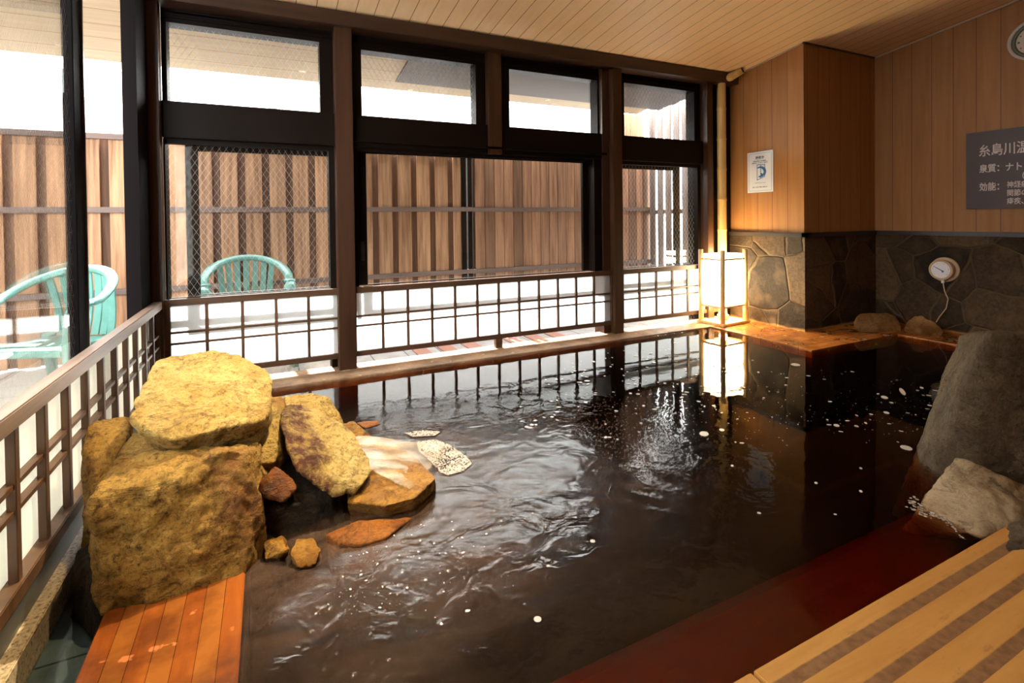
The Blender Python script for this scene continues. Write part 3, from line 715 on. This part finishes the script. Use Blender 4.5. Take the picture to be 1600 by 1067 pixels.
# ------------------------------------------------------------------ bamboo pole and spout in the corner
r = empty('bamboo_pole', (4.375, 3.90, .0)); tag(r, 'tall yellow bamboo pole in the corner between window and poster wall', 'pole')
pts, rad = [], []
z = 0
while z < 2.56:
    for dz, dr in ((0, .004), (.012, 0), (.30, 0), (.318, .004)):
        if z+dz < 2.56: pts.append((0, 0, z+dz)); rad.append(.046+dr)
    z += .322
MB().tube(pts, rad, 18).build('culm', M['bamboo'], r)
MB().tube([(0, .02, 2.55), (.05, -.05, 2.575), (.06, -.06, 2.58), (.115, -.17, 2.635)], [.040, .040, .043, .040], 16).build('side_spout', M['bamboo'], r)
MB().tube([(.113, -.166, 2.632), (.1175, -.1755, 2.638)], [.033, .033], 16).build('spout_shade_disc', M['blackplastic'], r)  # black disc painted in for the shade inside the hollow culm

# ------------------------------------------------------------------ text helper
def text_mesh(name, body, size, mat, parent, loc, rot=(PI/2, 0, -PI/2), extr=.0006, align='LEFT', bold=0, sx=1.0):
    cu = bpy.data.curves.new(name, 'FONT'); cu.body = body; cu.size = size; cu.align_x = align; cu.extrude = extr; cu.offset = bold
    cu.resolution_u = 3
    to = bpy.data.objects.new(name, cu); col.objects.link(to)
    bpy.context.view_layer.update()
    me = bpy.data.meshes.new_from_object(to.evaluated_get(bpy.context.evaluated_depsgraph_get()))
    bpy.data.objects.remove(to); bpy.data.curves.remove(cu)
    me.materials.clear(); me.materials.append(mat)
    for v_ in me.vertices: v_.co.x *= sx
    o = bpy.data.objects.new(name, me); col.objects.link(o); o.parent = parent; o.location = loc; o.rotation_euler = rot
    return o
# poster on the poster wall (plane x = 4.575, facing -x; local y runs along the wall)
r = empty('notice_poster', (4.569, 3.585, 1.56)); tag(r, 'small white notice sheet with blue door icon on the tan panelling', 'poster')
MB().box(-.001, .003, -.150, .150, -.21, .21).build('sheet', plain('poster_paper', (.72, .74, .78), .5), r)
BL = plain('poster_blue', (.03, .13, .36), .5); DK = plain('poster_ink', (.05, .07, .12), .5); BO = plain('poster_border', (.30, .42, .60), .5)
m_ = MB()
for a in (-.132, .132): m_.box(-.002, -.001, a-.002, a+.002, -.192, .192)
for a in (-.192, .192): m_.box(-.002, -.001, -.132, .132, a-.002, a+.002)
m_.build('border', BO, r)
m_ = MB()      # two-leaf door outline and the turning arrow
for (a0, a1, z0, z1) in ((.030, .036, -.082, .078), (-.012, -.006, -.07, .07), (-.060, -.054, -.05, .078)): m_.box(-.0022, -.001, a0, a1, z0, z1)
def bar(m_, y0, z0, y1, z1, wd):
    d = Vector((0, y1-y0, z1-z0)); n_ = Vector((0, -d.z, d.y)).normalized()*wd/2
    q = [m_.bm.verts.new(Vector((-.0022, y0, z0))+n_), m_.bm.verts.new(Vector((-.0022, y1, z1))+n_), m_.bm.verts.new(Vector((-.0022, y1, z1))-n_), m_.bm.verts.new(Vector((-.0022, y0, z0))-n_)]
    m_.bm.faces.new(q)
bar(m_, .036, .076, -.060, .070, .006); bar(m_, .036, -.082, -.009, -.068, .006); bar(m_, -.009, -.068, -.06, -.05, .006)
for k in range(18):
    a = math.radians(60+k*12.5); a2 = math.radians(60+(k+1)*12.5); w_ = .012+.018*math.sin(PI*k/18)
    bar(m_, .052*math.cos(a)*1.15, .048*math.sin(a), .052*math.cos(a2)*1.15, .048*math.sin(a2), w_)
q = [m_.bm.verts.new((-.0024, y_, z_)) for y_, z_ in ((-.008, -.005), (-.008, -.062), (-.045, -.030))]; m_.bm.faces.new(q)
m_.build('door_icon', BL, r)
def T(body, size, mat, y_, z_, al='CENTER', nm='lettering', bold=0): return text_mesh(nm, body, size, mat, r, (-.0022, y_, z_), align=al, bold=bold)
T('換気中', .034, DK, 0, .135, bold=.0008)
T('感染症対策のため定期的に', .013, DK, 0, .108); T('換気を行っています。ご協力を', .013, DK, 0, .090)
T('ご不便をおかけいたしますが', .010, BO, 0, -.115); T('新しい生活  換気  お知らせ', .014, DK, 0, -.160)
# sign board on the gauge wall
r = empty('sign_board', (5.70, 1.75, 1.48)); tag(r, 'dark slate board with white brushed hot spring lettering on the panelled wall', 'sign')
MB().box(-.022, .008, -.60, .585, -.335, .345, .003).build('board', plain('slate_board', (.055, .035, .036), .5), r)
WH = plain('brushed_white', (.62, .56, .53), .6)
def S(body, size, y_, z_, bold=.0015): return text_mesh('lettering', body, size, WH, r, (-.0235, y_, z_), bold=bold, extr=.001, sx=.76)
S('糸島川温泉', .110, .495, .135, .0012); S('泉質：ナトリウム', .076, .49, -.010); S('（塩化物泉）', .058, .235, -.085, .0015)
S('効能：', .076, .49, -.170); S('神経痛・筋肉痛', .060, .305, -.155, .0006); S('関節のこわばり', .060, .305, -.225, .0006); S('痔疾、冷え性', .060, .305, -.295, .0006)
# wall clock
r = empty('wall_clock', (5.708, 1.885, 2.53)); tag(r, 'round silver-rimmed wall clock with green ring, cut by the picture edge', 'clock')
def ring(name, r0_, r1_, x0_, x1_, mat, parent, n=48):
    m_ = MB(); prof = [(r0_, x1_), (r0_, x0_), ((r0_+r1_)/2, x0_-.004), (r1_, x0_), (r1_, x1_)]; rings = []
    for q, xx_ in prof: rings.append([m_.bm.verts.new((xx_, q*math.cos(2*PI*k/n), q*math.sin(2*PI*k/n))) for k in range(n)])
    for A, B in zip(rings, rings[1:]):
        for k in range(n): f = m_.bm.faces.new((A[k], A[(k+1) % n], B[(k+1) % n], B[k])); f.smooth = True
    return m_.build(name, mat, parent)
ring('rim', .145, .168, -.035, 0, plain('silver_rim', (.55, .52, .50), .35), r)
ring('inner_ring', .118, .146, -.024, 0, plain('green_ring', (.10, .11, .08), .5), r)
MB().disc((-.016, 0, 0), .12, 40, 'x').build('dial', plain('clock_dial', (.55, .50, .42), .5), r)
m_ = MB()
for k in range(12):
    a = PI*k/6; m_.disc((-.0175, .1*math.sin(a), .1*math.cos(a)), .006 if k % 3 else .009, 8, 'x')
m_.build('hour_mark', DK, r, kind='stuff')
MB().box(-.021, -.019, -.005, .005, -.01, .06).build('hour_hand', DK, r); MB().box(-.024, -.022, -.085, .012, -.004, .004).build('minute_hand', DK, r)
# dial thermometer with its cable
r = empty('dial_thermometer', (5.70, 2.50, .585), math.radians(0)); tag(r, 'round cream dial thermometer with hanging probe cable on the stone wall', 'thermometer')
MB().tube([(0, 0, 0), (-.012, 0, 0), (-.016, 0, 0)], [.115, .115, .108], 40).build('back_plate', M['cream'], r)
MB().tube([(-.014, 0, 0), (-.07, 0, 0), (-.08, 0, 0)], [.088, .092, .088], 40).build('case', M['cream'], r)
ring('rim', .076, .094, -.084, -.07, M['cream'], r)
MB().disc((-.0815, 0, 0), .078, 36, 'x').build('dial', plain('thermometer_dial', (.78, .76, .78), .4), r)
m_ = MB()
for k in range(21):
    a = math.radians(-130+13*k); m_.disc((-.0825, .062*math.sin(a), .062*math.cos(a)), .0035 if k % 4 == 0 else .0018, 6, 'x')
m_.build('scale_mark', DK, r, kind='stuff')
m_ = MB(); 
q = [m_.bm.verts.new((-.0835, y_, z_)) for y_, z_ in ((.058, .030), (.056, .034), (-.022, -.006), (-.018, -.016))]; m_.bm.faces.new(q)
m_.disc((-.084, -.017, -.012), .010, 14, 'x'); m_.build('needle', BL, r)
MB().tube([(-.04, 0, -.088), (-.04, 0, -.125)], .014, 12).build('cable_gland', M['white'], r)
MB().tube([(-.04, 0, -.12), (-.035, -.01, -.20), (-.03, -.035, -.27), (-.03, -.02, -.36), (-.04, .03, -.45), (-.05, .05, -.50)], .0045, 8).build('probe_cable', M['cream'], r)

# ------------------------------------------------------------------ ceiling downlights
for (x, y), en, c, t_, sp in DOWN:
    r = empty('ceiling_downlight', (x, y, cz(y)), 0); tag(r, 'small round downlight in the boarded ceiling above the pool', 'downlight', 'ceiling downlights')
    MB().tube([(0, 0, .01), (0, 0, -.02)], .065, 24, cap=False).build('housing', M['cream'], r)
    MB().disc((0, 0, -.006), .045, 20).build('lens', M['lens'], r)

# ------------------------------------------------------------------ rocks
TEX = {}
def tex(name, size, depth=3, ty='CLOUDS'):
    t = bpy.data.textures.new(name, ty); t.noise_scale = size
    if ty == 'CLOUDS': t.noise_depth = depth
    return t
TEX['a'] = tex('lump', .14, 2); TEX['b'] = tex('grit', .045, 5)
def rock(pts, mat, label, vox=.009, sm=4, lump=.045, grit=.022, group=None, name='rock', cat='rock'):
    pts = [Vector(p) for p in pts]
    bm = bmesh.new()
    for p in pts: bm.verts.new(p)
    r_ = bmesh.ops.convex_hull(bm, input=bm.verts)
    bmesh.ops.delete(bm, geom=[g_ for g_ in r_['geom_interior'] if isinstance(g_, bmesh.types.BMVert)], context='VERTS')
    bmesh.ops.recalc_face_normals(bm, faces=bm.faces)
    me = bpy.data.meshes.new(name); bm.to_mesh(me); bm.free(); me.materials.append(mat)
    o = bpy.data.objects.new(name, me); col.objects.link(o)
    md = o.modifiers.new('r', 'REMESH'); md.mode = 'VOXEL'; md.voxel_size = vox; md.use_smooth_shade = True
    md = o.modifiers.new('s', 'SMOOTH'); md.iterations = sm; md.factor = .6
    for k, st_ in (('a', lump), ('b', grit)):
        md = o.modifiers.new(k, 'DISPLACE'); md.texture = TEX[k]; md.strength = st_; md.mid_level = .5; md.texture_coords = 'LOCAL'
    tag(o, label, cat, group); return o
# lower block
rock([P(158, 962, 1.78), P(250, 955, 1.76), P(340, 938, 1.76), P(383, 905, 1.78), P(412, 870, 1.88), P(416, 840, 1.90), P(402, 785, 1.88), P(143, 880, 1.82),
      P(144, 785, 1.82), P(172, 758, 1.86), P(240, 735, 1.88), P(300, 718, 1.90), P(360, 700, 1.92), P(388, 708, 1.93), P(205, 675, 2.2), P(386, 688, 2.12),
      (-.55, 2.25, 0), (.0, 2.35, 0), (.0, 2.3, .22), (-.52, 2.2, .22)], M['rock'], 'largest golden block at the bottom of the rock stack, on orange planks', sm=2, lump=.05, grit=.03)
rock([P(203, 652, 2.02), P(230, 672, 1.96), P(270, 690, 1.93), P(320, 676, 1.95), P(372, 664, 1.98), P(415, 655, 2.05), P(238, 573, 2.45), P(265, 555, 2.52), P(330, 549, 2.57), P(388, 557, 2.52), P(246, 562, 2.46), P(424, 584, 2.38), P(206, 640, 2.06),
      P(412, 571, 2.45), P(428, 592, 2.35), P(427, 625, 2.2), P(223, 606, 2.22), P(212, 675, 2.02), P(238, 702, 2.02), P(285, 713, 2.02), P(340, 710, 2.02), P(400, 697, 2.08), P(420, 668, 2.15),
      (-.40, 2.5, .33), (-.02, 2.5, .33)], M['rocktop'], 'flat-topped pale yellow boulder, topmost of the rock stack', lump=.03, sm=2)
rock([P(130, 705, 2.1), P(127, 725, 2.1), P(136, 663, 2.2), P(165, 651, 2.3), P(202, 651, 2.32), P(203, 672, 2.15), P(178, 718, 2.05), P(152, 762, 2.0), P(136, 760, 2.05),
      (-.57, 2.35, .05), (-.42, 2.4, .05), (-.57, 2.12, -.09), (-.48, 2.12, -.09)], M['rock'], 'small tan rock wedged between the shoji fence and the rock stack', lump=.02)
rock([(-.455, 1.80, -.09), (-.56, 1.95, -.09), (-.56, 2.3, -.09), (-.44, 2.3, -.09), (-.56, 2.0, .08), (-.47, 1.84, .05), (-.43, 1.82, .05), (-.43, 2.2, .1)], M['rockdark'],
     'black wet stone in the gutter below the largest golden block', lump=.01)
rock([P(437, 634, 2.4), P(470, 628, 2.45), P(512, 646, 2.4), P(547, 672, 2.33), P(577, 713, 2.15), P(581, 735, 2.06), P(571, 757, 1.98), P(553, 773, 1.97), P(520, 777, 1.95), P(498, 768, 1.95),
      P(463, 735, 1.98), P(448, 700, 2.05), P(438, 668, 2.15), (.08, 2.4, .08), (.34, 2.42, .06), (.38, 2.25, .05), (.15, 2.1, .12)], M['rockstain'],
     'leaning yellow boulder with a dark wet streak beside the water inflow', lump=.02, vox=.009)
rock([P(416, 616, 2.42), P(441, 619, 2.45), P(449, 655, 2.3), P(442, 700, 2.15), P(427, 724, 2.06), P(400, 723, 2.05), P(387, 707, 2.1), P(404, 665, 2.2), (-.03, 2.5, .1), (.1, 2.5, .1), (.1, 2.35, .05), (-.03, 2.2, .05)],
     M['rocktop'], 'narrow upright yellow stone squeezed between topmost boulder and leaning boulder', lump=.015, vox=.009)
rock([P(445, 619, 2.70), P(485, 613, 2.75), P(514, 620, 2.72), P(529, 642, 2.65), P(538, 668, 2.55), P(500, 662, 2.5), P(445, 650, 2.5), (.03, 2.85, -.05), (.36, 2.8, -.05), (.38, 2.5, -.05), (.05, 2.5, -.05)],
     M['rocktop'], 'smooth yellow stone standing behind the leaning boulder', lump=.012, vox=.009)
rock([G(532, 662, .04), G(553, 656, .03), G(564, 668, .02), G(540, 675, .01), (.40, 2.5, -.06), (.5, 2.65, -.06), (.38, 2.65, -.06)], M['rockwet'], 'small wet stone at the waterline past the leaning boulder', lump=.01, vox=.006)
rock([G(556, 660, .012), G(588, 656, .008), G(596, 662, .003), G(570, 670, .003), G(560, 664, -.05), G(590, 664, -.05)], M['rockbrown'], 'thin brown stone chip awash at the waterline', lump=.006, vox=.005, grit=.004)
rock([P(430, 729, 1.97), P(401, 753, 1.92), P(407, 771, 1.92), P(440, 787, 1.90), P(464, 765, 1.93), P(456, 745, 1.98), P(420, 760, 2.1), P(450, 770, 2.1)], M['rockbrown'],
     'rust brown pointed stone in the dark hollow under the leaning boulder', lump=.012, vox=.007)
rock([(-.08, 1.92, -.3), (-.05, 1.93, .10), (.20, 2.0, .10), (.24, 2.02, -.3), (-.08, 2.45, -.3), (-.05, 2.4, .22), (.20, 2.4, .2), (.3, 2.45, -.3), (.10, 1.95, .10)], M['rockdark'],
     'wet rock face toned black as shade inside the hollow behind the stack', lump=.02)
rock([G(541, 783, .055), G(600, 790, .06), G(648, 777, .062), G(683, 746, .065), G(670, 738, .06), G(635, 700, .03), G(590, 690, .05), G(555, 712, .08),
      G(600, 800, .01), G(645, 795, .012), G(668, 772, .01), (.30, 2.2, -.2), (.60, 2.3, -.2), (.62, 2.1, -.2), (.42, 2.05, -.2)], M['rockwet'],
     'flat amber slab jutting into the pool with water sheeting over it', lump=.014, vox=.008)
rock([G(508, 834, .022), G(530, 848, .015), G(562, 851, .01), G(605, 838, .01), G(648, 806, .004), G(560, 813, .02), (.17, 1.85, -.12), (.45, 1.9, -.12), (.3, 1.78, -.12)], M['rockbrown'],
     'low orange stone barely above water in front of the amber slab', lump=.008, vox=.006, grit=.006)
rock([G(411, 845, .05), G(440, 840, .05), G(452, 858, .04), G(440, 872, .01), G(412, 876, .01), G(415, 880, -.08), G(450, 870, -.08), G(430, 845, -.08)], M['rockwet'],
     'lumpy wet amber stone against the foot of the largest block', lump=.02, vox=.004, grit=.024, sm=2)
rock([G(462, 842, .045), G(490, 840, .045), G(503, 858, .03), G(492, 884, .005), G(468, 888, .005), G(454, 868, .03), G(460, 885, -.08), G(500, 880, -.08), G(480, 845, -.08)], M['rockwet'],
     'rounded wet stone ringed by water beside the lumpy amber one', lump=.016, vox=.004, grit=.02)
# pair by the gauge wall
rock([P(1334, 510, 2.86), P(1340, 519, 2.86), P(1370, 521, 2.8), P(1406, 520, 2.70), P(1409, 512, 2.72), P(1400, 495, 2.76), P(1385, 489, 2.8), P(1345, 490, 2.86), P(1336, 497, 2.88),
      P(1350, 520, 3.0) + Vector((.1, .0, 0)), P(1400, 495, 2.86), P(1350, 492, 2.98)], M['rockfar'], 'long low russet stone on planks below the stone wall', lump=.02, vox=.009, sm=5)
rock([P(1411, 518, 2.66), P(1440, 525, 2.52), P(1470, 527, 2.42), P(1473, 518, 2.42), P(1462, 505, 2.46), P(1440, 493, 2.55), P(1428, 493, 2.6), P(1415, 505, 2.66), P(1440, 500, 2.66), P(1465, 512, 2.56)], M['rockfar'],
     'wedge-shaped russet stone under the thermometer cable', lump=.015, vox=.009, sm=5)
# right foreground
rock([P(1547, 519, 1.0), P(1541, 538, 1.02), P(1521, 598, 1.06), P(1500, 645, 1.09), P(1483, 690, 1.11), P(1468, 745, 1.14), P(1464, 775, 1.14), P(1600, 516, .93), P(1720, 520, .82), P(1640, 800, .86),
      P(1560, 530, 1.25), P(1700, 520, 1.2), P(1500, 740, 1.35), (3.2, .7, -.1), (3.2, 1.4, -.3), (2.6, 1.35, -.3), (2.5, 1.0, -.3), (3.1, .7, .5), (3.1, 1.3, .5)], M['rocktall'],
     'tall dark grey-brown boulder rising from the water by the tan deck', lump=.03, vox=.013)
rock([P(1434, 793, 1.05), P(1458, 757, 1.06), P(1494, 713, 1.06), P(1530, 727, .98), P(1570, 744, .92), P(1625, 768, .86), P(1640, 800, .84), P(1588, 812, .83), P(1562, 845, .83), P(1530, 838, .86), P(1485, 816, .95),
      (2.3, 1.15, -.2), (2.55, 1.0, -.2), (2.5, .9, -.1)], M['rockpale'], 'tilted pale tan stone leaning on the tall dark boulder', lump=.022, vox=.010)
rock([P(1560, 843, .84), P(1590, 812, .82), P(1640, 810, .76), P(1530, 850, .86), P(1570, 868, .77), P(1640, 880, .70), (2.4, .95, -.2), (2.1, .9, -.2), (2.6, .7, -.05)], M['rocktall'],
     'low dark stone under the tilted pale one at the deck corner', lump=.012, vox=.009)

# ------------------------------------------------------------------ flowing water, foam
m_ = MB(); n1_, n2_ = 18, 10; g = []
A = [G(520, 700, .14), G(560, 680, .12)]; Bq = [G(600, 745, .075), G(655, 690, .07)]; Cq = [G(640, 765, .072), G(700, 700, .004)]
for i in range(n1_+1):
    t = i/n1_; row = []
    for j in range(n2_+1):
        s_ = j/n2_
        a, b, c = A[0].lerp(A[1], s_), Bq[0].lerp(Bq[1], s_), Cq[0].lerp(Cq[1], s_)
        p = a*(1-t)**2+b*2*t*(1-t)+c*t*t
        p.z += .006*mnoise.noise(p*18)
        row.append(m_.bm.verts.new(p))
    g.append(row)
for i in range(n1_):
    for j in range(n2_): f = m_.bm.faces.new((g[i][j], g[i+1][j], g[i+1][j+1], g[i][j+1])); f.smooth = True
tag(m_.build('flowing_water', M['silk']), 'silky white water sheet pouring over the amber slab', 'water', kind='stuff')
def poly(pts, z, name, mat, **kw):
    m_ = MB(); vs = [m_.bm.verts.new((*G(x, y, z).xy, z)) for x, y in pts]; m_.bm.faces.new(vs)
    bmesh.ops.triangulate(m_.bm, faces=m_.bm.faces); o = m_.build(name, mat)
    so = o.modifiers.new('s', 'SOLIDIFY'); so.thickness = .0015; tag(o, **kw); return o
poly([(650, 690), (680, 686), (705, 696), (730, 714), (738, 724), (725, 735), (700, 742), (688, 738), (672, 720), (655, 705)], .004, 'foam', M['foampatch'], label='bubbly cream foam patch beside the amber slab', cat='foam', kind='stuff')
poly([(632, 676), (660, 672), (688, 674), (680, 680), (645, 682)], .004, 'foam', M['foampatch'], label='thin foam streak floating above the amber slab', cat='foam', kind='stuff')
fm = MB()
def speck(x, y, r_, el=1.0, rot=0):
    g_ = G(x, y, 0); fm.disc((g_.x, g_.y, .0015), r_, 9, rx=r_*el, rot=rot)
def scatter(poly_, n_, rmin, rmax, p=2.5):
    xs = [q[0] for q in poly_]; ys = [q[1] for q in poly_]; k = 0
    while k < n_:
        x, y = random.uniform(min(xs), max(xs)), random.uniform(min(ys), max(ys))
        ins = False; j = len(poly_)-1
        for i in range(len(poly_)):
            (xi, yi), (xj, yj) = poly_[i], poly_[j]
            if (yi > y) != (yj > y) and x < (xj-xi)*(y-yi)/(yj-yi)+xi: ins = not ins
            j = i
        if ins:
            speck(x, y, rmin+(rmax-rmin)*random.random()**(p*2.4), random.uniform(.45, .9), random.random()*3); k += 1
scatter([(780, 640), (880, 565), (1000, 545), (1110, 540), (1130, 640), (960, 690), (820, 668)], 420, .002, .016)
scatter([(980, 548), (1080, 520), (1160, 560), (1420, 590), (1500, 620), (1450, 680), (1200, 660), (1000, 640)], 380, .002, .016)
scatter([(1000, 640), (1450, 650), (1440, 690), (1250, 700), (1000, 680)], 60, .003, .012)
scatter([(870, 565), (1020, 540), (1040, 580), (900, 600)], 22, .008, .024, 1)
scatter([(560, 850), (700, 800), (820, 760), (760, 860), (600, 960), (480, 960)], 300, .0012, .0045)
scatter([(760, 740), (900, 700), (930, 860), (800, 960), (640, 1000), (700, 860)], 60, .002, .008)
for x, y, r_, el in ((1243, 570, .04, .8), (1100, 678, .032, .7), (1128, 672, .018, .7), (1385, 645, .02, .7), (1416, 700, .03, .8), (1410, 612, .075, .18), (1382, 621, .03, .6), (1440, 606, .02, .5), (1470, 640, .03, .4),
                    (1307, 665, .02, .7), (1338, 666, .014, .7), (840, 968, .011, 1), (926, 846, .009, 1), (1186, 802, .007, 1), (1275, 755, .01, .6), (1345, 768, .01, .6), (1305, 804, .006, 1), (1345, 732, .01, .6), (1144, 728, .01, .6)):
    speck(x, y, r_, el, .6)
for k in range(110):
    t = random.random()**1.6; x, y = 1424+t*96, 784+t*62+6*math.sin(t*9)
    speck(x+random.gauss(0, 3*(1-t)+.8), y+random.gauss(0, 3.5*(1-t)+.8), random.uniform(.002, .007)*(1.3-t), random.uniform(.5, 1), random.random()*3)
tag(fm.build('foam_speck', M['foam']), 'cream foam specks drifting across the dark pool', 'foam', kind='stuff')
bb = MB()
for k in range(34):
    x, y = random.choice([(random.uniform(480, 640), random.uniform(930, 1060)), (random.uniform(700, 930), random.uniform(740, 940)), (random.uniform(760, 860), random.uniform(660, 780))])
    g_ = G(x, y, 0); r_ = random.uniform(.004, .010); n_ = 10
    rings = [[bb.bm.verts.new((g_.x+r_*math.cos(a)*math.cos(2*PI*i/n_), g_.y+r_*math.cos(a)*math.sin(2*PI*i/n_), r_*math.sin(a)*.9)) for i in range(n_)] for a in (0, .5, 1.0)]
    tp = bb.bm.verts.new((g_.x, g_.y, r_*.9))
    for A_, B_ in zip(rings, rings[1:]):
        for i in range(n_): f = bb.bm.faces.new((A_[i], A_[(i+1) % n_], B_[(i+1) % n_], B_[i])); f.smooth = True
    for i in range(n_): f = bb.bm.faces.new((rings[-1][i], rings[-1][(i+1) % n_], tp)); f.smooth = True
tag(bb.build('bubble', glass('bubble_film', tint=(.9, .85, .75), refl=3.0)), 'round air bubbles floating on the stirred water near the inflow', 'bubbles', kind='stuff')

# sub-parts: what sits on a dial or a sash belongs to it
for o in list(bpy.data.objects):
    base = o.name.split('.')[0]
    want = {'needle': 'dial', 'scale_mark': 'dial', 'hour_mark': 'dial', 'hour_hand': 'dial', 'minute_hand': 'dial', 'sash_handle': 'sliding_sash',
            'spout_shade_disc': 'side_spout', 'door_icon': 'sheet', 'border': 'sheet', 'lettering': 'board'}.get(base)
    if not want or not o.parent: continue
    if base == 'lettering' and o.parent.name.startswith('notice'): want = 'sheet'
    for sib in o.parent.children:
        if sib.name.split('.')[0] == want: o.parent = sib; break
